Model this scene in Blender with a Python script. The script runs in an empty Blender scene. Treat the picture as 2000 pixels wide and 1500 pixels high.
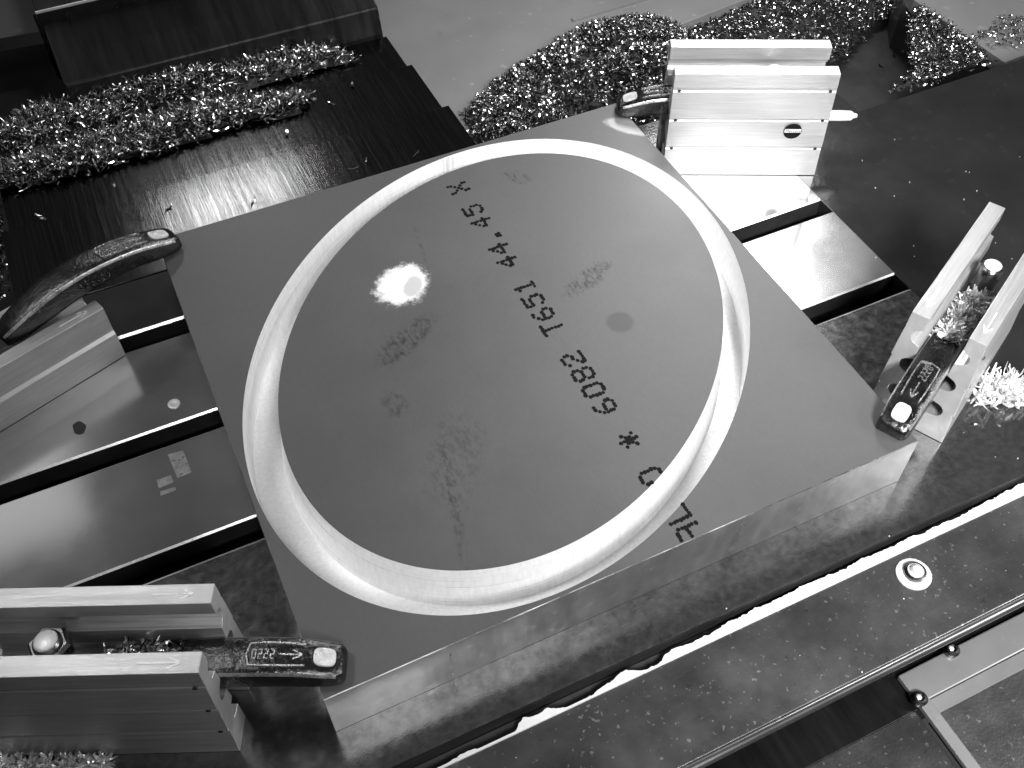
import bpy, math, random
import numpy as np
from mathutils import Vector, Matrix, noise

S = bpy.context.scene
COL = S.collection
# ------------------------------------------------------------------ camera
CAM = np.array([-0.18724, -0.41757, 0.55165])
FPX = 1985.115                                   # focal length in photo pixels (2000 wide)
ROT = np.array([[0.9049072, -0.4255608, -0.0063958], [-0.3339582, -0.7006484, -0.6305266], [0.2638462, 0.572704, -0.7761413]])                          # rows: right, down, forward
cam_d = bpy.data.cameras.new('camera'); cam = bpy.data.objects.new('camera', cam_d); COL.objects.link(cam)
cam_d.sensor_width = 36.0; cam_d.lens = FPX * 36 / 2000; cam_d.clip_start = .01; cam_d.clip_end = 50
m = Matrix.Identity(4)
for i in range(3):
    m[i][0] = ROT[0][i]; m[i][1] = -ROT[1][i]; m[i][2] = -ROT[2][i]; m[i][3] = CAM[i]
cam.matrix_world = m
S.camera = cam
def at(px, py, z=0.0):
    d = np.array([(px - 1000) / FPX, (py - 750) / FPX, 1.0]) @ ROT
    s = (z - CAM[2]) / d[2]
    return tuple(float(v) for v in CAM + d * s)
# ------------------------------------------------------------------ world and lamps
W = bpy.data.worlds.new('World'); S.world = W; W.use_nodes = True
W.node_tree.nodes['Background'].inputs[0].default_value = (.5, .5, .5, 1)
W.node_tree.nodes['Background'].inputs[1].default_value = .13
def lamp(name, loc, to, sx, sy, power, spread=180):
    d = bpy.data.lights.new(name, 'AREA'); d.shape = 'RECTANGLE'; d.size = sx; d.size_y = sy; d.energy = power; d.spread = math.radians(spread)
    o = bpy.data.objects.new(name, d); COL.objects.link(o); o.location = loc
    o.rotation_euler = (Vector(to) - Vector(loc)).to_track_quat('-Z', 'Y').to_euler()
    return o
lamp('work_lamp', (.85, -.70, .75), (.2, .05, 0), .25, .25, 7)
lamp('front_fill', (-.10, -.95, .95), (.24, .0, 0), .25, .25, 3.0, 42)  # added fill from the camera side, narrow cone kept off the left clamps
lamp('rear_lamp', (-.04, 1.10, .66), (-.06, .3, 0), .10, .06, 1.0)
lamp('ceiling_lamp', (-.62, .60, .66), (-.62, .60, 0), .42, .20, .22)
lamp('left_fill', (-.55, .25, 1.0), (-.25, -.05, 0), .2, .2, .55, 90)  # added fill, brightens the tops of the left clamps
lamp('side_lamp', (.78, .76, .83), (.15, 0, 0), .30, .30, 6.5)
S.view_settings.view_transform = 'Standard'; S.view_settings.look = 'None'
S.view_settings.exposure = 0; S.view_settings.gamma = 1; S.view_settings.use_curve_mapping = False
S.render.resolution_x = 1024; S.render.resolution_y = 768
S.render.engine = 'CYCLES'
random.seed(7)
T = .04445

# ------------------------------------------------------------------ helpers
class MB:
    def __init__(s): s.v = []; s.f = []; s.m = []
    def add(s, vs, fs, mi=0):
        o = len(s.v); s.v += [tuple(v) for v in vs]; s.f += [tuple(i + o for i in f) for f in fs]; s.m += [mi] * len(fs); return s
    def box(s, x0, x1, y0, y1, z0, z1, mi=0):
        return s.add([(x0,y0,z0),(x1,y0,z0),(x1,y1,z0),(x0,y1,z0),(x0,y0,z1),(x1,y0,z1),(x1,y1,z1),(x0,y1,z1)],
                     [(0,3,2,1),(4,5,6,7),(0,1,5,4),(1,2,6,5),(2,3,7,6),(3,0,4,7)], mi)
    def prism(s, poly, z0, z1, mi=0):            # polygon (xy, counter-clockwise) extruded in z
        n = len(poly)
        return s.add([(x,y,z0) for x,y in poly] + [(x,y,z1) for x,y in poly],
                     [tuple(range(n-1,-1,-1)), tuple(range(n,2*n))] + [(i,(i+1)%n,n+(i+1)%n,n+i) for i in range(n)], mi)
    def prism_x(s, prof, x0, x1, mi=0):          # profile (y,z) counter-clockwise seen from +x, extruded along x
        n = len(prof)
        return s.add([(x0,y,z) for y,z in prof] + [(x1,y,z) for y,z in prof],
                     [tuple(range(n-1,-1,-1)), tuple(range(n,2*n))] + [(i,(i+1)%n,n+(i+1)%n,n+i) for i in range(n)], mi)
    def lathe(s, prof, c=(0,0,0), n=24, mi=0):   # (r,z) profile, r=0 allowed at the ends
        k = len(prof); vs = []
        for r, z in prof:
            for i in range(n):
                a = 2*math.pi*i/n; vs.append((c[0]+r*math.cos(a), c[1]+r*math.sin(a), c[2]+z))
        fs = [(j*n+i, j*n+(i+1)%n, (j+1)*n+(i+1)%n, (j+1)*n+i) for j in range(k-1) for i in range(n)]
        fs += [tuple(range(n-1,-1,-1)), tuple((k-1)*n+i for i in range(n))]
        return s.add(vs, fs, mi)
    def build(s, name, mats, parent=None, smooth=False, bevel=0):
        me = bpy.data.meshes.new(name); me.from_pydata(s.v, [], s.f)
        for mt in (mats if isinstance(mats, (list, tuple)) else [mats]): me.materials.append(mt)
        me.polygons.foreach_set('material_index', s.m)
        me.update()
        o = bpy.data.objects.new(name, me); COL.objects.link(o); o.parent = parent
        if smooth:
            me.polygons.foreach_set('use_smooth', [True] * len(me.polygons))
            me.set_sharp_from_angle(angle=math.radians(38))
        if bevel:
            b = o.modifiers.new('bevel', 'BEVEL'); b.width = bevel; b.segments = 2; b.limit_method = 'ANGLE'; b.angle_limit = math.radians(25)
        return o
def tag(o, label=None, cat=None, group=None, kind=None):
    if label: o['label'] = label
    if cat: o['category'] = cat
    if group: o['group'] = group
    if kind: o['kind'] = kind
    return o
def empty(name, loc=(0,0,0), rz=0):
    o = bpy.data.objects.new(name, None); COL.objects.link(o); o.location = loc; o.rotation_euler = (0,0,rz)
    o.empty_display_size = .02
    return o

class NT:
    def __init__(s, name):
        s.mat = bpy.data.materials.new(name); s.mat.use_nodes = True; s.t = s.mat.node_tree
        s.b = s.t.nodes['Principled BSDF']; s.co = s.n('ShaderNodeTexCoord').outputs['Object']
    def n(s, kind, **k):
        nd = s.t.nodes.new(kind)
        for a, v in k.items():
            if a.startswith('i_'):
                key = a[2:]; key = int(key) if key.isdigit() else key.replace('_', ' ')
                if hasattr(v, 'is_output') : s.t.links.new(v, nd.inputs[key])
                else: nd.inputs[key].default_value = v
            else: setattr(nd, a, v)
        return nd
    def map(s, scale=(1,1,1), loc=(0,0,0), rot=(0,0,0), typ='POINT'):
        return s.n('ShaderNodeMapping', vector_type=typ, i_Vector=s.co, i_Scale=scale, i_Location=loc, i_Rotation=rot).outputs[0]
    def noise(s, scale, stretch=None, detail=4, rough=.6, vec=None):
        v = vec if vec is not None else (s.map(stretch) if stretch else s.co)
        return s.n('ShaderNodeTexNoise', i_Vector=v, i_Scale=scale, i_Detail=detail, i_Roughness=rough).outputs[0]
    def rng(s, val, a, b, c, d):
        return s.n('ShaderNodeMapRange', i_Value=val, i_1=a, i_2=b, i_3=c, i_4=d).outputs[0]
    def math(s, op, a, b=0.0, c=0.0):
        return s.n('ShaderNodeMath', operation=op, i_0=a, i_1=b, i_2=c).outputs[0]
    def lin(s, f, a, b): return s.rng(f, 0, 1, a, b)
    def mixf(s, f, a, b):
        return s.n('ShaderNodeMix', data_type='FLOAT', i_0=f, i_2=a, i_3=b).outputs[0]
    def grey(s, val, to='Base Color'): s.t.links.new(val, s.b.inputs[to])
    def bump(s, h, strength, dist=.001):
        nb = s.n('ShaderNodeBump', i_Strength=strength, i_Distance=dist, i_Height=h)
        s.t.links.new(nb.outputs[0], s.b.inputs['Normal'])

def metal(name, col, met=1.0, rough=.35, var=.25, scale=40, stretch=(1,1,1), rvar=.12, bump=.15, bscale=None, bstretch=None, specks=0, spec_scale=180, scratch=0):
    k = NT(name)
    n1 = k.noise(scale, stretch); n2 = k.noise(scale*.27, None, 3)
    f = k.math('MULTIPLY_ADD', n2, .5, k.math('MULTIPLY', n1, .5))
    v = k.rng(f, .3, .7, col*(1-var), col*(1+var))
    if specks:                                   # small pale dried spots and pits
        sp = k.noise(spec_scale, None, 2, .5); v = k.mixf(k.rng(sp, .66, .72, 0, specks), v, .55)
        sp2 = k.noise(spec_scale*.6, None, 2, .5); v = k.mixf(k.rng(sp2, .68, .74, 0, specks*.6), v, .02)
    if scratch:
        s1 = k.noise(90, (1, 22, 1), 2, .5, k.map((1, 22, 1), rot=(0, 0, .4))); v = k.mixf(k.rng(s1, .66, .74, 0, scratch), v, min(1, col*2.2+.1))
    k.grey(v); k.b.inputs['Metallic'].default_value = met
    r = k.rng(k.noise(scale*.5, stretch, 5), .3, .7, max(.03, rough-rvar), rough+rvar); k.grey(r, 'Roughness')
    if bump: k.bump(k.noise(bscale or scale*4, bstretch or stretch, 5), bump)
    return k.mat

M = {}
M['rail'] = metal('extruded_aluminium', .58, .75, .40, .22, 26, (1, 30, 30), .1, .2, 60, (1, 40, 40))
M['rail_end'] = metal('sawn_aluminium', .6, .7, .5, .12, 90, (1,1,1), .08, .25)
M['forged'] = metal('oily_forged_steel', .085, .95, .17, .6, 130, (1,1,1), .10, .6, 330, specks=.12, spec_scale=420)
M['worn_glint'] = metal('worn_edge_glint', .55, .8, .3, .5, 300, (1,1,1), .12, .4, 500)  # worn arm bevels, with their highlight line put into the colour
M['polished'] = metal('bright_pad_steel', .8, .5, .32, .3, 260, (1,1,1), .1, .3)
M['emboss'] = metal('rubbed_cast_lettering', .5, .9, .25, .6, 420, bump=.4)
M['black'] = metal('black_hole', .012, 0, .6, .2, 50)
M['stud'] = metal('stud_steel', .16, 1, .3, .3, 80)
M['stud_top'] = metal('stud_face', .9, .3, .4, .1, 80)
M['dark_table'] = metal('dark_oiled_table_steel', .16, .92, .12, .3, 14, (1,1,1), .06, .06, 300, specks=.12, spec_scale=130, scratch=.12)
M['near_strip'] = metal('milled_table_steel', .24, .92, .17,   .4, 240, (1,1,1), .05, .035, 700, specks=.2, spec_scale=500, scratch=.45)
M['strip'] = metal('ground_table_steel', .46, .85, .15, .25, 12, (1,1,1), .06, .008, 260, specks=.08, scratch=.1)
M['chamfer'] = metal('glint_chamfer', .85, .45, .35, .2, 90)  # rear lamp's glint on the slot edges put into the pale colour
M['burr'] = metal('edge_burr', .6, 1, .3, .6, 60)
M['slot_shade'] = metal('slot_shade_steel', .03, .6, .5, .3, 60)  # shade inside the T-slots put into the wall colour
M['cover'] = metal('brushed_way_cover', .075, 1, .17, .55, 14, (60, .8, 1), .05, .10, 30, (70, .4, 1))
M['cover_dark'] = metal('dark_panel_steel', .05, .9, .3, .3, 20, (6, .6, 1), .08, .05)
M['tray'] = metal('grey_tray_paint', .19, .1, .45, .12, 14, (1,1,1), .1, .05, 90, specks=.2, spec_scale=70)
M['pan'] = metal('dark_pan', .035, .3, .4, .4, 25)
M['apron'] = metal('stained_apron_steel', .125, .8, .34, .40, 30, (1,1,1), .12, .2, 500, specks=.45, spec_scale=330, scratch=.15)
M['bracket'] = metal('pale_sheet_metal', .27, .55, .4, .15, 14, (1,1,1), .1, .05, specks=.1)
M['lip'] = metal('rubbed_lip', .2, .9, .25, .25, 40, (.2,1,1), .08)
M['gap_dark'] = metal('dark_gap_shade', .03, 0, .5, .3, 60)  # black that paints the shade of the open gaps
M['white'] = metal('white_paint', .66, 0, .6, .1, 200, bump=.25)
M['ink'] = metal('black_ink', .006, 0, .65, .3, 300, bump=0)
_b = M['ink'].node_tree.nodes['Principled BSDF']; _b.inputs['Specular IOR Level'].default_value = .08
M['paper'] = metal('pale_sticker', .55, 0, .5, .1, 60, bump=0)

# chips: every curl its own brightness
k = NT('aluminium_chip'); g = k.n('ShaderNodeNewGeometry')
k.grey(k.math('MULTIPLY_ADD', k.math('POWER', g.outputs['Random Per Island'], 1.5), .85, .13)); k.b.inputs['Metallic'].default_value = 1
k.grey(k.rng(k.noise(300), .3, .7, .08, .28), 'Roughness'); M['chip'] = k.mat
k = NT('bright_chip'); k.grey(k.rng(k.noise(200), .3, .7, .6, .95)); k.b.inputs['Metallic'].default_value = .5; k.b.inputs['Roughness'].default_value = .3; M['chip_bright'] = k.mat  # paler, less metallic chip colour for some of the swarf
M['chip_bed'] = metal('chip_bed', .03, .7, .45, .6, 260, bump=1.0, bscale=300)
# milled groove wall and floor
k = NT('milled_aluminium'); n1 = k.noise(1, None, 4, .6, k.map((6, 6, 900))); n2 = k.noise(420, (1,1,.25), 3)
k.grey(k.rng(k.math('MULTIPLY_ADD', n2, .5, k.math('MULTIPLY', n1, .5)), .3, .7, .74, .98)); k.b.inputs['Metallic'].default_value = .6
k.grey(k.rng(n1, .3, .7, .26, .42), 'Roughness'); k.bump(k.math('ADD', n1, k.math('MULTIPLY', n2, .5)), .32, .0008); M['milled'] = k.mat
# mill-finish skin of the stock, with its scuffs and smudges (each has a place on the plate)
k = NT('mill_finish_skin')
fine = k.noise(700, (1, .25, 1), 3); big = k.noise(9, None, 4)
v = k.rng(k.math('MULTIPLY_ADD', big, .6, k.math('MULTIPLY', fine, .4)), .3, .7, .106, .132)
edge = k.noise(130, None, 8, .8); grain = k.noise(330, (1, .5, 1), 5, .75)
def smudge(v, x, y, rx, ry, rz, val, strength, ragged, grainy=True):
    vec = k.n('ShaderNodeMapping', vector_type='TEXTURE', i_Vector=k.co, i_Location=(x, y, T), i_Rotation=(0,0,rz), i_Scale=(rx, ry, 1)).outputs[0]
    sep = k.n('ShaderNodeSeparateXYZ', i_0=vec)
    d = k.math('SQRT', k.math('ADD', k.math('POWER', sep.outputs[0], 2.0), k.math('POWER', sep.outputs[1], 2.0)))
    d = k.math('ADD', d, k.math('MULTIPLY', k.math('SUBTRACT', edge, .5), ragged))
    f = k.rng(d, .75, 1.0 if not grainy else 1.25, strength, 0)
    if grainy: f = k.math('MULTIPLY', f, k.rng(grain, .45, .62, 0, 1))
    return k.mixf(f, v, val)
for a in [(-.062,.021,.026,.009,.5,.035,.8,1.6), (.073,.020,.022,.008,.35,.035,.85,1.6), (-.071,-.083,.016,.034,-.5,.05,.42,2.2),
          (-.085,-.115,.003,.05,-.25,.045,.6,1.5), (.076,.141,.006,.011,.6,.04,.8,1.4), (-.089,-.026,.008,.011,.2,.045,.6,1.5), (-.11,.07,.012,.03,-.2,.1,.35,1.6),
          (.03,-.03,.003,.03,.1,.1,.4,1.2), (-.02,.10,.0015,.024,-.15,.08,.7,.6)]:
    v = smudge(v, *a)
v = smudge(v, .074, -.026, .0105, .0105, 0, .075, .7, .15, False)
v = smudge(v, -.046, .071, .0235, .0200, .6, .55, .9, 1.2, False)
v = smudge(v, -.046, .071, .0215, .0180, .6, .98, 1, 1.1, False)
v = smudge(v, -.040, .066, .011, .007, .9, .60, .8, .9, False)
v = smudge(v, .186, .158, .010, .024, .75, .5, .6, .8, False)
k.grey(v); k.b.inputs['Metallic'].default_value = .55
k.grey(k.rng(big, .3, .7, .42, .52), 'Roughness'); k.bump(fine, .05, .0005); M['skin'] = k.mat
# sawn outer edge of the stock
M['edge'] = metal('sawn_edge', .27, .85, .33, .2, 300, (.25, 1, .06), .08, .18, 500, (.3, 1, .05), scratch=.2)

# ------------------------------------------------------------------ the machine table (setting)
XE, XR, YF, YB = .311, .412, -.222, .207
tb = MB()
tb.box(-.9, XR, YF, YB, -.10, -.037, 1)
tb.box(XE, XR, YF, YB, -.037, 0)
table = tag(tb.build('machine_table', [M['dark_table'], M['slot_shade']], bevel=.0006), kind='structure')
def strip(y0, y1, mt, c0=.0012, c1=.0012):
    b = MB()
    prof = [(y0+.011,-.0368),(y1-.011,-.0368),(y1-.011,-.016),(y1,-.016),(y1,-c1),(y1-c1,0),(y0+c0,0),(y0,-c0),(y0,-.016),(y0+.011,-.016)]
    if y0 == YF: prof[0] = (y0,-.0368); prof[8:] = []; prof[7] = (y0, -c0)
    if y1 == YB: prof = [(y0+.011,-.0368),(y1,-.0368),(y1,-c1),(y1-c1,0),(y0+c0,0),(y0,-c0),(y0,-.016),(y0+.011,-.016)]
    b.prism_x(prof, -.9, XE)
    for i in range(len(prof)):
        a, c = prof[i], prof[(i+1) % len(prof)]
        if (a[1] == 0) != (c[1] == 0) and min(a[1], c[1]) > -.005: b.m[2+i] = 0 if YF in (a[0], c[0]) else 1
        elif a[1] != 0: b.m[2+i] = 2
    return b.build('table_strip', [mt, M['chamfer'], M['slot_shade']], table)
strip(YF, -.054, M['near_strip'], .0005, .0030)
strip(-.038, .041, M['strip'])
strip(.057, .136, M['strip'])
strip(.152, YB, M['dark_table'], .0016)
# small table marks: counterbored dimple
d = MB(); d.lathe([(.0042,.0001),(.0042,.0006),(.0030,.0009),(.0016,.0004)], at(340, 789)); d.build('plugged_hole', M['chamfer'], table, True)
# dried residue and an oil spot on the table top
def patch(name, pts, mt, z=.0002):
    b = MB(); b.prism([at(*q)[:2] for q in pts], .00003, z); b.build(name, mt, table)
M['residue'] = metal('dried_residue', .30, .6, .35, .45, 500, bump=.2)
M['oil'] = metal('dark_oil_spot', .05, .6, .12, .2, 60, bump=0)
patch('residue_patch', [(346,933),(374,922),(358,880),(328,888)][::1], M['residue'])
patch('residue_patch', [(310,953),(340,941),(334,928),(306,938)], M['residue'])
patch('residue_patch', [(314,968),(344,957),(342,951),(313,960)], M['residue'])
patch('oil_spot', [(155+13*math.cos(-6.283*i/14)*(1+.12*math.sin(i*2.3)), 836+13*math.sin(-6.283*i/14)) for i in range(14)], M['oil'])
# dark right-hand extension plate
e = MB(); e.box(XR+.0015, 1.2, -.30, .143, -.03, -.003)
tag(e.build('table_extension', M['dark_table'], bevel=.001), 'dark polished steel plate along the right end of the slotted table', 'plate')

# ------------------------------------------------------------------ surroundings
fl = MB(); fl.box(-1.2, 1.6, .207, 1.6, -.16, -.13)
tag(fl.build('chip_pan_floor', M['pan']), kind='structure')
a_, b_, c_, d_ = at(1310,55,-.10), at(1462,-4,-.10), at(1600,-60,-.10), at(600,-200,-.10)
tr = MB(); tr.prism([(.094,.30), (.30,.30), a_[:2], b_[:2], (b_[0]+.2, b_[1]+.08), (.6,1.25), (.094,1.25)], -.112, -.10)
tray = tag(tr.build('chip_tray', M['tray'], bevel=.001), 'pale grey painted chip tray sheet behind the plate', 'tray')
f1, f2 = at(1118,41,-.10), at(1275,-6,-.10)
fd = MB(); dx, dy = f2[0]-f1[0], f2[1]-f1[1]; L = math.hypot(dx,dy); nx, ny = -dy/L*.0025, dx/L*.0025
fd.prism([(f1[0]-nx,f1[1]-ny),(f2[0]-nx,f2[1]-ny),(f2[0]+nx,f2[1]+ny),(f1[0]+nx,f1[1]+ny)], -.0999, -.0975); fd.build('fold_ridge', M['tray'], tray)
# far right grey panel; black strip added for the shaded gap beside it
q = [at(1785,0,-.06), at(1962,122,-.06), at(2100,70,-.06), at(2100,-60,-.06), at(1760,-40,-.06)]
pn = MB(); pn.prism([v[:2] for v in q], -.075, -.06)
pnl = tag(pn.build('chip_shield', M['tray']), 'pale grey guard panel with swarf on it beyond the dark extension plate', 'panel')
q = [at(1766,0,-.07), at(1950,128,-.07), at(1962,124,-.0745), at(1785,0,-.0745), at(1760,-40,-.07)]
pn = MB(); pn.prism([v[:2] for v in q], -.13, -.0755); pn.build('panel_gap_shade', M['gap_dark'], pnl)

# telescopic way covers, each sheet slides under the one in front
def cover(name, x0, x1, y0, y1, z, label):
    b = MB(); b.box(x0, x1, y0, y1, z-.004, z); b.box(x0, x1-.002, y0, y0+.004, z-.05, z-.004); b.box(x1-.003, x1, y0, y1, z-.09, z-.004)
    return tag(b.build(name, M['cover'], bevel=.0005), label, 'cover', 'telescopic way covers')
cover('way_cover', -.305, .0922, .2208, .3225, -.012, 'brushed dark steel way cover directly behind the aluminium plate')
cover('way_cover', -.300, .0900, .319, .4100, -.0205, 'dark steel way cover between two brushed covers, swarf along its rear edge')
cover('way_cover', -.298, .0890, .4065, .4800, -.029, 'narrow dark steel way cover below the column box, buried in swarf')
b = MB(); b.prism_x([(.48,-.10),(1.0,-.10),(1.0,.03),(.56,.03),(.495,-.004),(.488,-.03)], -.222, .0885)
tag(b.build('stepped_cover', M['cover_dark'], bevel=.002), 'dark steel column foot cover rising behind the way covers', 'cover')
b = MB(); b.box(-.2235, .047, .5515, .80, -.029, .0395)
box = tag(b.build('column_box', M['cover_dark'], bevel=.0008), 'black sheet steel box standing on the column foot', 'box')
b = MB(); b.box(-.2235, .047, .5495, .5513, .0395, .0415); b.build('box_top_edge', M['chamfer'], box)
b = MB(); b.box(-.2265, -.2237, .549, .5514, -.029, .039); b.build('box_side_edge', M['cover'], box)
q = [at(-80,0,-.08), at(-80,95,-.08), at(0,75,-.08), at(85,60,-.08), at(60,-30,-.08)]
b = MB(); b.prism([v[:2] for v in q], -.095, -.08)
tag(b.build('side_sheet', M['tray']), 'pale grey sheet beside the black column box', 'panel')

# front apron, gap filler, paint, rolled lip
b = MB(); b.box(-.9, .9, -.2865, -.2318, -.012, -.008)
apron = tag(b.build('apron_sheet', M['apron'], bevel=.0006), 'stained grey steel apron sheet along the front of the table', 'sheet')
lip = MB(); n = 14
prof = [(-.2885+.0029*math.cos(2*math.pi*i/n), -.0109+.0029*math.sin(2*math.pi*i/n)) for i in range(n)]
lip.prism_x(prof, -.9, .9); lip.build('rolled_lip', M['lip'], apron, True)
b = MB(); b.box(-.9, .9, -.2316, YF-.0006, -.05, -.014)
tag(b.build('gap_filler', M['gap_dark']), 'black strip added for the shaded gap between table and apron', 'filler')  # added strip, the gap's shade is put into its black
# flaking white paint along the gap
b = MB(); up = []; xs = np.arange(-.165, .40, .0012)
for x in xs:
    w = .0066
    for q_, a_m in ((22,.0016),(60,.0013),(140,.0011),(330,.0008),(800,.0006)): w += a_m*noise.noise((x*q_, 1.3+q_, 0))
    if x < .05:                                  # mostly flaked off towards the left
        w = max(.0012, w*.95 - .0055*abs(noise.noise((x*33, 7.7, 0)))*5*(.05-x)/.2)
    w *= min(1, max(0, (x+.165)/.01))
    up.append(-.2317 + max(w, .0004))
vs = [(x, -.2317, -.0072) for x in xs] + [(x, u, -.0072) for x, u in zip(xs, up)] + [(x, u, -.0105) for x, u in zip(xs, up)] + [(x, -.2317, -.0105) for x in xs]
N = len(xs); fs = []
for i in range(N-1):
    for r in range(4): s_, t_ = r*N, ((r+1) % 4)*N; fs.append((s_+i, s_+i+1, t_+i+1, t_+i))
b.add(vs, fs); tag(b.build('paint_strip', M['white']), 'ragged flaking white paint strip along the table front', 'paint')
# bolt with washer on the apron
c = at(1784,1122,-.008)
r = empty('washer_bolt', (c[0], c[1], -.008)); tag(r, 'domed bolt with pale washer on the apron sheet', 'bolt')
b = MB(); b.lathe([(.0108,0),(.0108,.0010),(.0098,.0018),(.0070,.0020)]); b.build('washer', M['white'], r, True)
b = MB(); b.lathe([(.0068,.0020),(.0068,.0042),(.0052,.0048)]); b.build('collar', M['stud'], r, True)
b = MB(); b.lathe([(.0050,.0048),(.0050,.0052),(.0044,.0052),(.0044,.0049)]); b.build('ring', M['polished'], r, True)
b = MB(); b.lathe([(.0034,.0049),(.0034,.0068),(.0026,.0082),(.0012,.0088),(.0001,.0089)]); b.build('dome', M['polished'], r, True)
# lower ledge, frame and recessed panel in front of the apron
b = MB(); b.box(-.9, .9, -.310, -.232, -.075, -.0405)
tag(b.build('front_ledge', M['cover_dark'], bevel=.0006), 'smooth dark ledge under the rolled lip of the apron', 'ledge')
b = MB(); b.box(-.9, .1235, -.70, -.3102, -.08, -.0400)
tag(b.build('lower_sheet', M['apron']), 'speckled dark lower sheet in front of the ledge', 'sheet')
r = empty('machine_bracket', (.126, -.289, -.040)); tag(r, 'pale sheet metal guard frame bolted below the rolled lip', 'frame')
b = MB(); b.prism([(0,0),(0,-.40),(.0078,-.40),(.0078,-.0195),(.60,-.0195),(.60,0)], .0002, .0045); b.build('flange', M['bracket'], r, bevel=.0008)
b = MB(); b.add([(.0080,-.0200,.0035),(.60,-.0200,.0035),(.60,-.0290,-.004),(.0080,-.0275,-.004)], [(3,2,1,0)]); b.build('folded_lip', M['bracket'], r)
b = MB(); b.box(.0079, .60, -.40, -.0276, -.016, -.0045); b.build('recessed_panel', M['apron'], r)
def screw(px, py, z, label, grp):
    c = at(px, py, z+.003); o = empty('socket_screw', (c[0], c[1], z)); tag(o, label, 'screw', grp)
    b = MB(); b.lathe([(.0048,0),(.0048,.0028),(.0036,.0042),(.0024,.0044),(.0023,.0022)], n=18); b.build('head', M['stud'], o, True)
    b = MB(); b.lathe([(.0018,.0022),(.0018,.0036),(.0010,.0042)], (-.0004,.0006,0), 8); b.build('socket', M['polished'], o, True)
screw(1860,1268,-.0355, 'dark socket screw tucked against the rolled lip', 'frame screws')
screw(1797,1363,-.0355, 'dark socket screw at the corner of the pale guard frame', 'frame screws')

# ------------------------------------------------------------------ the plate with its elliptical groove
plate = tag(empty('aluminium_plate'), 'square grey aluminium plate with a bright elliptical groove milled in it', 'plate')
HW = .1912; GD = .034; C45 = math.sqrt(.5)
def ell(a, b, t, cx=0, cy=0):                    # major axis on the plate's diagonal
    u, v = a*math.cos(t), b*math.sin(t); return (cx + (u - v)*C45, cy + (u + v)*C45)
NE = 192
outer = [ell(.2124, .1601, 2*math.pi*i/NE, .0003, -.0004) for i in range(NE)]
def to_square(x, y, h):
    s = h/max(abs(x), abs(y)); return (x*s, y*s)
ang = lambda q: math.atan2(q[1], q[0])
b = MB(); ch = .0004
sq = [to_square(x, y, HW-ch) for x, y in outer]
for cx, cy in ((1,1),(-1,1),(-1,-1),(1,-1)):     # snap the nearest ring vertex to each corner
    j = min(range(NE), key=lambda i: (sq[i][0]-cx*HW)**2 + (sq[i][1]-cy*HW)**2); sq[j] = (cx*(HW-ch), cy*(HW-ch))
sq2 = [to_square(x, y, HW) for x, y in sq]
vs = [(x,y,T) for x,y in outer] + [(x,y,T) for x,y in sq] + [(x,y,T-ch) for x,y in sq2] + [(x,y,.0003) for x,y in sq2]
for r_ in range(3):
    b.add(vs if r_ == 0 else [], [], 0)
    for i in range(NE):
        j = (i+1) % NE; b.f.append((r_*NE+i, (r_+1)*NE+i, (r_+1)*NE+j, r_*NE+j)); b.m.append((0,2,1)[r_])
b.build('outer_frame', [M['skin'], M['edge'], M['burr']], plate)
inn = [ell(.1891, .1415, 2*math.pi*i/NE, .0038, .0031) for i in range(NE)]
inb = [ell(.1891+.0045, .1415+.0045, 2*math.pi*i/NE, .0038, .0031) for i in range(NE)]
b = MB(); b.add([(x,y,T) for x,y in inn], [tuple(range(NE))]); b.build('centre_island', M['skin'], plate)
def ring(name, loops, mt):
    b = MB(); vs = [v for l in loops for v in l]; fs = []
    for r_ in range(len(loops)-1):
        for i in range(NE): j = (i+1) % NE; fs.append((r_*NE+i, r_*NE+j, (r_+1)*NE+j, (r_+1)*NE+i))
    return b.add(vs, fs).build(name, mt, plate, True)
ring('groove_outer_wall', [[(x,y,T-GD) for x,y in outer], [(x,y,T-.0003) for x,y in outer], [(x*1.001,y*1.001,T) for x,y in outer]], M['milled'])
ring('groove_inner_wall', [[(x,y,T-.0002) for x,y in inn], [(x+(X-x)*.6,y+(Y-y)*.6,T-GD*.75) for (x,y),(X,Y) in zip(inn,inb)], [(x,y,T-GD) for x,y in inb]], M['milled'])
ring('groove_floor', [[(x*.999,y*.999,T-GD+.0001) for x,y in inb], [(x*1.001,y*1.001,T-GD+.0001) for x,y in outer]], M['milled'])
# cutter entry mark on the far wall
w0 = at(873,304,T)
for i, (du, rad) in enumerate(((-.0040,.0018),(0,.0024),(.0040,.0016))):
    bb = min(range(NE), key=lambda i: (outer[i][0]-w0[0]-du*C45*1.2)**2 + (outer[i][1]-w0[1])**2)
    t = math.atan2(outer[bb][1]-outer[bb-1][1], outer[bb][0]-outer[bb-1][0])
    px_, py_ = w0[0]+du*math.cos(t), w0[1]+du*math.sin(t)
    b = MB(); b.lathe([(rad,-GD+.0005),(rad,-.0006)], (px_, py_, T), 10); b.build('entry_mark', M['milled'], plate, True)
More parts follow.
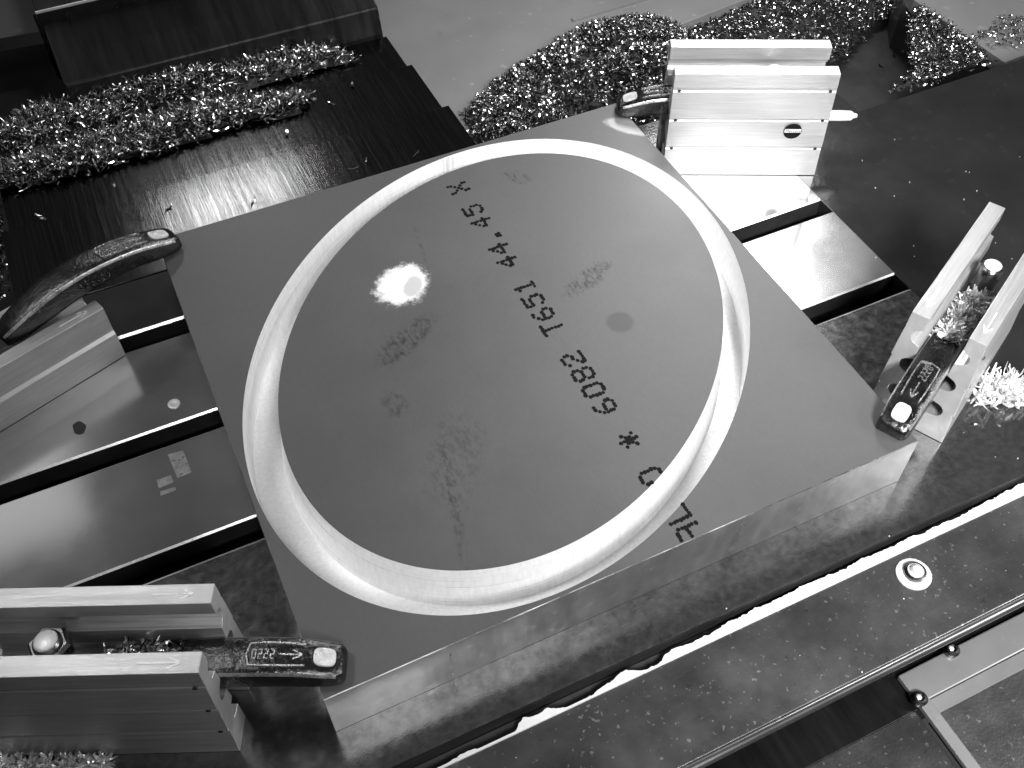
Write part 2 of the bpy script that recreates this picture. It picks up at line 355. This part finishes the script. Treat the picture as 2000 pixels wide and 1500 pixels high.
# dot-matrix print
FONT = {'A':"01110 10001 10001 11111 10001 10001 10001",'L':"10000 10000 10000 10000 10000 10000 11111",'C':"01110 10001 10000 10000 10000 10001 01110",
 'O':"01110 10001 10001 10001 10001 10001 01110",'*':"00000 00100 10101 01110 01110 10101 00100",'6':"00110 01000 10000 11110 10001 10001 01110",
 '0':"01110 10001 10001 10001 10001 10001 01110",'8':"01110 10001 10001 01110 10001 10001 01110",'2':"01110 10001 00001 00110 01000 10000 11111",
 'T':"11111 00100 00100 00100 00100 00100 00100",'5':"11111 10000 11110 00001 00001 10001 01110",'1':"00100 01100 00100 00100 00100 00100 01110",
 '4':"00010 00110 01010 10010 11111 00010 00010",'.':"00000 00000 00000 00000 00000 01100 01100",'X':"10001 10001 01010 00100 01010 10001 10001"}
LINE = [('A',-.1868),('L',-.1728),('C',-.158),('O',-.1435),('*',-.1144),('6',-.0852),('0',-.0703),('8',-.0559),('2',-.0416),('T',-.0112),('6',.0028),('5',.0172),
        ('1',.0318),('4',.0595),('4',.0742),('.',.089),('4',.1052),('5',.1205),('X',.1484)]
def inside(x, y, a, b_, cx, cy):
    u, v = ((x-cx)+(y-cy))*C45, ((y-cy)-(x-cx))*C45; return (u/a)**2 + (v/b_)**2 < 1
b = MB(); rnd = random.Random(3)
for ch_, yc in LINE:
    for r_, row in enumerate(FONT[ch_].split()):
        for c_, bit in enumerate(row):
            if bit == '0': continue
            x = .0302 + (r_-3)*.00222 + rnd.uniform(-.00028,.00028); y = yc + (c_-2)*.00215 + rnd.uniform(-.0003,.0003)
            if abs(y) > HW-.0012: continue
            if inside(x, y, .2130, .1607, .0003, -.0004) and not inside(x, y, .1885, .1409, .0038, .0031): continue
            rr = rnd.uniform(.00122, .00152); n = 9
            p_ = [(x+rr*(1+rnd.uniform(-.15,.15))*math.cos(6.283*i/n), y+rr*1.08*(1+rnd.uniform(-.15,.15))*math.sin(6.283*i/n), T+.0001+rnd.random()*.00008) for i in range(n)]
            b.add(p_, [tuple(range(n))])
b.build('ink_print', M['ink'], plate)

# ------------------------------------------------------------------ clamps
def rail_profile(h):
    f = h/.095
    if h < .06:
        return ([(y/1000, z/1000) for y, z in ((12.5,47),(12.5,37),(17,35),(17.5,23),(10,21),(8,0))], [(y/1000, z/1000) for y, z in ((26,0),(25.6,22),(23.6,25),(23.5,47))])
    inner = [(12.5,95)]
    for zc, u0, u1 in ((77,12.5,11.4),(51.5,10.8,10),(26,9.2,8)):
        inner += [(u0, zc+6.9), (u0+1.6, zc+6.4)] + [(12.6+6*math.cos(math.radians(a)), zc+6*math.sin(math.radians(a))) for a in (75,50,25,0,-25,-50,-75)] + [(u1+1.6, zc-6.4), (u1, zc-6.9)]
    inner += [(7.5,0)]
    outer_ = [(27,0),(25.6,25),(25.0,26),(25.0,27.2),(26.2,28.2),(24.9,52),(24.3,53),(24.3,54),(25.5,55),(24.2,79),(23.6,80),(23.6,81.5),(24.0,82.5),(23.5,95)]
    return [(y/1000, z/1000*f) for y, z in inner[::-1]][::-1], [(y/1000, z/1000*f) for y, z in outer_]
ARM = [  # x from the tip (mm), top z, bottom z, half width
 (0, 51, 46, 7.0), (-1.2, 53.5, 45, 9.0), (-4, 55.5, 44.6, 10.3), (-10, 58, 44.8, 10.8), (-18, 61.5, 46, 11), (-28, 65, 49, 11.2),
 (-40, 67.5, 51.5, 11.3), (-52, 69, 52.5, 11.3), (-64, 69.5, 52, 11.2), (-76, 68.5, 50.5, 11), (-88, 66, 48, 10.6), (-100, 62, 45, 10), (-112, 57, 42, 9), (-120, 52, 40, 7.5)]
def arm_mesh(scale_z=1.0, lift=0.0, stretch=1.0):
    b = MB(); secs = []
    for x, zt, zb, hw in ARM:
        zt = T*1000 + (zt - T*1000)*scale_z + lift*min(1, -x/50); zb = T*1000 + (zb - T*1000)*scale_z + lift*min(1, -x/50)
        hz = (zt-zb)/2; c = min(2.6, hz*.45)
        sec = [(-hw+c*.2, zb), (hw-c*.2, zb), (hw, zb+c*.3), (hw*1.0, zb+hz*.85), (hw*.985, zb+hz*1.0), (hw*.95, zt-c), (hw*.95-c*.35, zt-c*.30), (hw*.95-c*1.1, zt),
               (0, zt+.25), (-hw*.95+c*1.1, zt), (-hw*.95+c*.35, zt-c*.3), (-hw*.95, zt-c), (-hw*.985, zb+hz*1.0), (-hw, zb+hz*.85), (-hw, zb+c*.3)]
        secs.append([(x*stretch/1000, y/1000, z/1000) for y, z in sec])
    n = len(secs[0]); vs = [v for s in secs for v in s]; fs = []; ms = []
    for s in range(len(secs)-1):
        for i in range(n):
            j = (i+1) % n; fs.append((s*n+i, (s+1)*n+i, (s+1)*n+j, s*n+j)); ms.append(1 if i in (5, 10) and s > 1 else 0)
    fs += [tuple(range(n)), tuple((len(secs)-1)*n+i for i in range(n-1,-1,-1))]
    b.add(vs, fs); b.m = ms + [0, 0]
    return b
def arm_top(xmm, scale_z=1.0, lift=0.0):
    for (x0,z0,_,_), (x1,z1,_,_) in zip(ARM, ARM[1:]):
        if x1 <= xmm <= x0:
            f = (xmm-x0)/(x1-x0); z = z0+(z1-z0)*f; return (T*1000+(z-T*1000)*scale_z+lift*min(1,-xmm/50))/1000
def clamp(loc, heading, reach, label, h=.095, length=.127, marks='2220', lift=0.0, stretch=1.0, stud_back=.082, sticker=False, plug=False, nut_drop=.024):
    root = empty('step_clamp', (loc[0], loc[1], .0004), math.radians(heading))
    tag(root, label, 'clamp', 'clamps holding down the plate')
    inn_, out_ = rail_profile(h)
    for sgn in (1, -1):
        prof = [(y*sgn, z) for y, z in (inn_ + out_)]
        if sgn == 1: prof = prof                 # inner top->bottom then outer bottom->top
        else: prof = prof[::-1]
        b = MB(); b.prism_x(prof, -length, 0); b.m[0] = b.m[1] = 1
        rail = b.build('side_rail', [M['rail'], M['rail_end']], root, bevel=.0004)
        yc = .018*sgn
        b = MB(); w = .00045                     # stamped arrow
        def stroke(x0, y0, x1, y1):
            dx, dy = x1-x0, y1-y0; l = math.hypot(dx, dy); nx, ny = -dy/l*w, dx/l*w
            pts = [(x0+nx,y0+ny),(x0-nx,y0-ny),(x1-nx,y1-ny),(x1+nx,y1+ny)]
            b.prism(pts, h-.0003, h+.00025+.00005*len(b.f)/6)
        stroke(-.030, yc, -.010, yc); stroke(-.0155, yc+.0026, -.0098, yc+.0002); stroke(-.0155, yc-.0026, -.0098, yc-.0002)
        b.build('arrow_mark', M['polished'], rail)
        for xx in ((-.005, -length+.005) if h > .06 else ()):         # small drilled holes in the three grooves
            for zz in (.0805, .0535, .0262):
                b = MB(); zz *= h/.095; u = (.0240 if zz > .07*h/.095 else .0244 if zz > .04*h/.095 else .0248)+.0006
                vs = [(xx+.0013*math.cos(6.283*i/10), u*sgn, zz+.0011*math.sin(6.283*i/10)) for i in range(10)]
                vs += [(x, (u+.0007)*sgn, z) for x, _, z in vs]
                b.add(vs, [tuple(range(10,20))] + [(i,(i+1)%10,10+(i+1)%10,10+i) for i in range(10)]); b.build('drilled_hole', M['black'], rail)
    b = arm_mesh(1, lift, stretch); arm = b.build('clamp_arm', [M['forged'], M['worn_glint']], root, True); arm.location = (reach, 0, 0)
    ss = arm.modifiers.new('round', 'SUBSURF'); ss.levels = 1; ss.render_levels = 1
    # bright pad sunk near the tip
    b = MB(); pts = []
    for i in range(20):
        a = 6.283185*i/20; ca, sa = math.cos(a), math.sin(a)
        x = -10.5 + 5.6*abs(ca)**.6*(1 if ca > 0 else -1); y = 5.2*abs(sa)**.6*(1 if sa > 0 else -1); pts.append((x, y))
    lo = [(x*stretch/1000, y/1000, arm_top(x,1,lift)-.0004) for x, y in pts]; hi = [(x*stretch*.985/1000, y*.93/1000, arm_top(x,1,lift)+.0008) for x, y in pts]
    b.add(lo+hi, [tuple(range(20,40))] + [(i,(i+1)%20,20+(i+1)%20,20+i) for i in range(20)]); b.build('tip_pad', M['polished'], arm)
    # cast panel border and lettering
    b = MB()
    def seg(x0, y0, x1, y1, w=.35, hgt=.75):
        dx, dy = x1-x0, y1-y0; l = math.hypot(dx, dy) or 1; nx, ny = -dy/l*w, dx/l*w; P = [(x0+nx,y0+ny),(x0-nx,y0-ny),(x1-nx,y1-ny),(x1+nx,y1+ny)]
        vs = [(x*stretch/1000, y/1000, arm_top(x,1,lift)-.0004) for x, y in P] + [(x*stretch/1000, y/1000, arm_top(x,1,lift)+hgt/1000) for x, y in P]
        b.add(vs, [(4,5,6,7),(0,1,5,4),(1,2,6,5),(2,3,7,6),(3,0,4,7)])
    K = [(-20,-5.6),(-26,-6),(-34,-6.2),(-42,-6.2),(-48,-5.8),(-49.5,0),(-48,5.8),(-42,6.2),(-34,6.2),(-26,6),(-20,5.6)]
    for p0, p1 in zip(K, K[1:]): seg(*p0, *p1, .4, .9)
    seg(-33, 0, -22, 0, .4, .7); seg(-26, 2.4, -21.5, .2, .4, .7); seg(-26, -2.4, -21.5, -.2, .4, .7)
    x = -46.5; D7 = {'2':[(0,1,1,1),(1,1,1,0),(1,0,0,0),(0,0,0,-1),(0,-1,1,-1)], '0':[(0,1,1,1),(1,1,1,-1),(1,-1,0,-1),(0,-1,0,1)]}
    for ch_ in marks[::-1]:
        for (u0,v0,u1,v1) in D7[ch_]: seg(x+u0*1.7, v0*2.4, x+u1*1.7, v1*2.4, .28, .6)
        x += 3.1
    b.build('cast_lettering', M['emboss'], arm)
    # stud, nut and T-bolt
    st = empty('x'); bpy.data.objects.remove(st)
    b = MB(); prof = []; z = .0
    ztop = .084 if h > .06 else .066
    prof = [(.0066,0),(.0066,ztop-.020)]; z = ztop-.020
    while z < ztop-.002:
        prof += [(.0074,z+.0004),(.0064,z+.0010)]; z += .0014
    prof += [(.0070,ztop-.0012),(.0060,ztop)]
    b.lathe(prof, (-stud_back,0,0), 20); stud = b.build('stud', M['stud'], root, True)
    b = MB(); b.lathe([(.0056,ztop-.001),(.0056,ztop+.0005),(.0048,ztop+.0009)], (-stud_back,0,0), 20); b.build('stud_face', M['stud_top'], stud, True)
    b = MB(); b.lathe([(.0108,ztop-nut_drop-.008),(.0108,ztop-nut_drop-.002),(.0092,ztop-nut_drop)], (-stud_back,0,0), 6); b.build('nut', M['stud'], root)
    if sticker:
        yf = .0262
        sr = empty('y'); bpy.data.objects.remove(sr)
        b = MB(); n = 24; cx, cz = -.100, .044
        ringp = [(cx+.0072*math.cos(6.283185*i/n), yf, cz+.0072*math.sin(6.283185*i/n)) for i in range(n)]
        b.add(ringp + [(x, yf+.0004, z) for x, _, z in ringp], [tuple(range(n,2*n))] + [(i,(i+1)%n,n+(i+1)%n,n+i) for i in range(n)])
        stk = b.build('round_sticker', M['ink'], root)
        b = MB(); b.box(cx-.0066, cx+.0066, yf+.0004, yf+.0006, cz-.0010, cz+.0022); b.build('sticker_band', M['paper'], stk)
        cu = bpy.data.curves.new('sticker_text', 'FONT'); cu.body = 'Mercury'; cu.size = .0036; cu.align_x = 'CENTER'; cu.align_y = 'CENTER'; cu.shear = .25
        to = bpy.data.objects.new('sticker_text', cu); COL.objects.link(to)
        dg = bpy.context.evaluated_depsgraph_get(); me = bpy.data.meshes.new_from_object(to.evaluated_get(dg)); bpy.data.objects.remove(to)
        me.materials.clear(); me.materials.append(M['ink']); me.name = 'sticker_text'
        to = bpy.data.objects.new('sticker_text', me); COL.objects.link(to); to.parent = stk
        to.location = (cx, yf+.0008, cz+.0006); to.rotation_euler = (math.radians(90), 0, math.radians(180))
    if plug:
        b = MB(); prof = [(.0001,-.158),(.0016,-.1575),(.0022,-.155),(.0040,-.1525),(.0044,-.145),(.0042,-.112),(.0030,-.110)]
        b.lathe([(r_, z) for r_, z in prof], (0,0,0), 14)
        o = b.build('white_handle', M['white'], root, True); o.rotation_euler = (0, math.radians(90), 0); o.location = (0, 0, .040)
    return root
clamp((.2218,.1640), 154, .0405, 'aluminium clamp with a round dark sticker, gripping the corner nearest the swarf heap', lift=-4, sticker=True, plug=True)
clamp((.2242,-.1555), 207.5, .0545, 'aluminium clamp with swarf packed between its rails, beside the paint strip', lift=-2)
clamp((-.2305,-.1546), -23.9, .0620, 'tall aluminium clamp with plain dark outer face, gripping the corner beside the apron end', lift=-6, nut_drop=.003)
clamp((-.2472,.1574), 19.6, .0740, 'low railed clamp with a long humped arm, next to the way covers', h=.047, lift=1.0, stretch=1.15)

# ------------------------------------------------------------------ swarf
def chips(name, pts, seed, lmin, lmax, wid, normal_spread=.9, mats=None):
    """pts: list of (x,y,z); one curled strip per point"""
    rg = np.random.default_rng(seed); n = len(pts); K = 5
    P = np.array(pts); L = rg.uniform(lmin, lmax, n); Wd = rg.uniform(wid*.6, wid*1.4, n); cur = rg.uniform(.4, 3.6, n)
    t = np.linspace(-.5, .5, K)
    ang = t[None,:]*cur[:,None]; R = L/cur
    x = R[:,None]*np.sin(ang); z = R[:,None]*(1-np.cos(ang)); tw = rg.uniform(-1.5, 1.5, n)[:,None]*t[None,:]
    hw = Wd[:,None]/2*(1-.55*np.abs(t*2)[None,:]**2)
    side = np.stack([np.zeros_like(x), hw*np.cos(tw), hw*np.sin(tw)], -1); c = np.stack([x, np.zeros_like(x), z], -1)
    V = np.concatenate([c-side, c+side], 1)                     # n, 2K, 3
    yaw = rg.uniform(0, 6.283, n); pit = rg.normal(0, normal_spread*.45, n); rol = rg.normal(0, normal_spread, n)
    cy, sy, cp, sp, cr, sr = np.cos(yaw), np.sin(yaw), np.cos(pit), np.sin(pit), np.cos(rol), np.sin(rol)
    Rm = np.empty((n,3,3))
    Rm[:,0,0]=cy*cp; Rm[:,0,1]=cy*sp*sr-sy*cr; Rm[:,0,2]=cy*sp*cr+sy*sr
    Rm[:,1,0]=sy*cp; Rm[:,1,1]=sy*sp*sr+cy*cr; Rm[:,1,2]=sy*sp*cr-cy*sr
    Rm[:,2,0]=-sp; Rm[:,2,1]=cp*sr; Rm[:,2,2]=cp*cr
    V = np.einsum('nij,nkj->nki', Rm, V) + P[:,None,:]
    idx = np.array([(i, i+1, K+i+1, K+i) for i in range(K-1)])
    F = (idx[None] + (np.arange(n)*2*K)[:,None,None]).reshape(-1, 4)
    return V.reshape(-1,3), F
def inpoly(x, y, poly):
    r = False; j = len(poly)-1
    for i in range(len(poly)):
        if (poly[i][1] > y) != (poly[j][1] > y) and x < (poly[j][0]-poly[i][0])*(y-poly[i][1])/(poly[j][1]-poly[i][1])+poly[i][0]: r = not r
        j = i
    return r
def edge_dist(x, y, poly):
    d = 9
    for i in range(len(poly)):
        ax, ay = poly[i-1]; bx, by = poly[i]; vx, vy = bx-ax, by-ay; l2 = vx*vx+vy*vy
        t = max(0, min(1, ((x-ax)*vx+(y-ay)*vy)/l2)); d = min(d, math.hypot(x-ax-t*vx, y-ay-t*vy))
    return d
def pile(name, label, poly, z0, height, slope, n, seed, lmin, lmax, wid, bed=True, spread=.9, hfun=None, mt='chip'):
    rg = random.Random(seed); xs = [p[0] for p in poly]; ys = [p[1] for p in poly]
    def hh(x, y):
        d = edge_dist(x, y, poly); h = height*(1-math.exp(-d/slope))
        h *= .75 + .5*noise.noise((x*28+seed, y*28, 0)) + .25*noise.noise((x*75, y*75, seed))
        return max(h, 0)*(hfun(x, y) if hfun else 1)
    pts = []
    while len(pts) < n:
        x, y = rg.uniform(min(xs), max(xs)), rg.uniform(min(ys), max(ys))
        if inpoly(x, y, poly):
            d = edge_dist(x, y, poly)
            if rg.random() < .35 + .65*min(1, d/.008) : pts.append((x, y, z0 + hh(x, y) + rg.uniform(.0002, .0035)))
    V, F = chips(name, pts, seed, lmin, lmax, wid, spread)
    V[:,2] = np.maximum(V[:,2], z0+.0003)
    v = [tuple(a) for a in V.tolist()]; f = [tuple(a) for a in F.tolist()]; mi = [0]*len(f)
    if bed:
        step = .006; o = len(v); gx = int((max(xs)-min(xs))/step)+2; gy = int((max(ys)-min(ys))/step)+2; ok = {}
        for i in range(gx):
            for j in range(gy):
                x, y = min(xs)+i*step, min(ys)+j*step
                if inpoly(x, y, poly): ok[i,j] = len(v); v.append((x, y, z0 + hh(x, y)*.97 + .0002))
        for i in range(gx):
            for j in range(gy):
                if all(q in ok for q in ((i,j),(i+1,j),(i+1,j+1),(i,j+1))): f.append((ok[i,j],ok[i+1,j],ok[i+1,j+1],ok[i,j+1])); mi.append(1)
    b = MB(); b.v = v; b.f = f; b.m = mi
    return tag(b.build(name, [M[mt], M['chip_bed']]), label, 'swarf', kind='stuff')
PX = lambda pts, z: [at(*q, z)[:2] for q in pts]
pile('swarf_row', 'long ridge of dark and bright aluminium swarf under the column box', PX([(-60,300),(70,212),(230,175),(400,128),(570,92),(650,98),(705,120),(600,150),(480,178),(400,205),(300,225),(120,290),(-60,345)], -.029), -.029, .016, .012, 3000, 11, .008, .020, .0016, spread=.55)
pile('swarf_row', 'ridge of aluminium swarf spilling over the middle way cover', PX([(-60,385),(110,362),(250,322),(330,298),(440,262),(590,222),(612,186),(520,190),(400,205),(300,232),(120,292),(-60,340)], -.0205), -.0205, .014, .012, 3000, 12, .008, .020, .0016, spread=.55)
pile('swarf_heap', 'big glittering heap of aluminium swarf piled behind the plate', PX([(925,300),(900,228),(960,170),(1050,110),(1150,52),(1235,35),(1320,55),(1420,120),(1420,260),(1200,262),(1020,320)], -.10), -.0995, .050, .05, 6500, 13, .006, .014, .0022, spread=.7)
pile('swarf_drift', 'dark drift of swarf in the pan beyond the stickered clamp', PX([(1290,80),(1330,50),(1480,-10),(1760,-30),(1770,20),(1700,60),(1640,130),(1500,160),(1300,150)], -.12), -.1195, .020, .03, 3200, 14, .004, .010, .0016)
pile('swarf_corner', 'wedge of bright swarf caught behind the dark extension plate', PX([(1735,185),(1790,178),(1945,126),(1872,62),(1800,12),(1770,35),(1772,100),(1775,140)], -.06), -.06, .012, .02, 900, 15, .005, .011, .0017)
pile('swarf_patch', 'thin patch of swarf lying on the grey guard panel', PX([(1885,75),(1955,32),(2050,30),(2050,95),(1940,97)], -.06), -.0598, .003, .02, 260, 16, .004, .009, .0015, bed=False)
pile('swarf_nest', 'nest of bright curled swarf packed between two clamp rails', [(.2335+.887*a-.4617*b_, -.1506+.4617*a+.887*b_) for a, b_ in ((.004,-.0105),(.066,-.0105),(.066,.0105),(.004,.0105))], .052, .026, .008, 620, 17, .006, .016, .0018, bed=False, spread=.5, mt='chip_bright')
pile('swarf_clump', 'clump of long pale swarf strands beside the clamp on dark steel', PX([(1895,790),(1920,735),(1990,745),(2020,800),(1960,795),(1925,800)], .0), .0005, .008, .02, 190, 18, .012, .028, .0018, bed=False, spread=.5, mt='chip_bright')
pile('swarf_scatter', 'bright swarf curls at the foot of the tall dark-faced clamp', PX([(-30,1480),(90,1472),(225,1483),(205,1520),(-30,1540)], 0), .0005, .008, .012, 260, 19, .006, .016, .0018, bed=False, spread=.5, mt='chip_bright')
pile('swarf_nest', 'sparse oily swarf around the stud of the tall dark-faced clamp', [(-.2305-.914*a-.405*b_*-1, -.1546+.405*a+.914*b_) for a, b_ in ((.020,-.0095),(.062,-.0095),(.062,.0095),(.020,.0095))], .055, .016, .008, 110, 21, .006, .014, .0018, bed=False, spread=.5)
pile('swarf_fringe', 'thin fringe of swarf down the side of the way cover', PX([(-20,395),(6,400),(14,470),(24,560),(10,590),(-30,590)], -.05), -.05, .008, .012, 320, 20, .004, .010, .0014)
# single chips lying about
def loose(px, py, z, seed, lab, grp, lmin=.007, lmax=.011, w=.0022):
    p = at(px, py, z); V, F = chips('c', [(0,0,.0012)], seed, lmin, lmax, w, .35)
    V[:,2] -= V[:,2].min() - .0002
    b = MB(); b.v = [tuple(a) for a in V.tolist()]; b.f = [tuple(a) for a in F.tolist()]; b.m = [0]*len(b.f)
    o = b.build('metal_chip', M['chip']); o.location = p
    sol = o.modifiers.new('thick', 'SOLIDIFY'); sol.thickness = .0002
    tag(o, lab, 'chip', grp)
for i, (x, y) in enumerate([(222,365),(80,425),(495,395),(812,302),(715,315),(330,408),(690,330)]):
    loose(x, y, -.012, 40+i, 'small curled aluminium chip lying on the brushed way cover behind the plate', 'chips on the front way cover')
for i, (x, y) in enumerate([(648,203),(612,195),(688,168),(560,262)]):
    loose(x, y, -.0205, 60+i, 'small curled aluminium chip lying on the dark middle way cover', 'chips on the middle way cover')
for i, (x, y) in enumerate([(1925,812),(1890,812),(1902,830),(1880,845),(1950,830)]):
    loose(x, y, 0, 80+i, 'pale aluminium chip on dark steel near the long swarf strands', 'chips beside the swarf clump', .004, .008, .0012)
for i, (x, y) in enumerate([(1690,80),(1655,100),(1765,95),(1745,108),(1720,130),(1650,120)]):
    loose(x, y, -.13, 90+i, 'loose aluminium chip on the dark pan floor between swarf drifts', 'chips on the pan floor')

# fine metal dust on the dark plates
rg = random.Random(31); b = MB()
for i in range(44):
    if i < 26: x, y, z = *at(rg.uniform(1680,1995), rg.uniform(240,900), 0)[:2], .0
    else: x, y, z = *at(rg.uniform(900,1990), rg.uniform(900,1480), 0)[:2], .0
    if .2 < x < .35 and -.2 < y < -.03: continue
    if x > XR: z = -.003
    if y < YF: z = -.008
    if y < -.285 or (-.2318 < y < YF) or (abs(x) < HW+.002 and abs(y) < HW+.002): continue
    r_ = rg.uniform(.0002, .00045); b.prism([(x+r_*math.cos(-1.2566*q*-1), y+r_*math.sin(1.2566*q)) for q in range(5)], z+.0001, z+.0006)
tag(b.build('metal_dust', M['white']), 'fine bright metal dust specks on the dark plates', 'dust', kind='stuff')
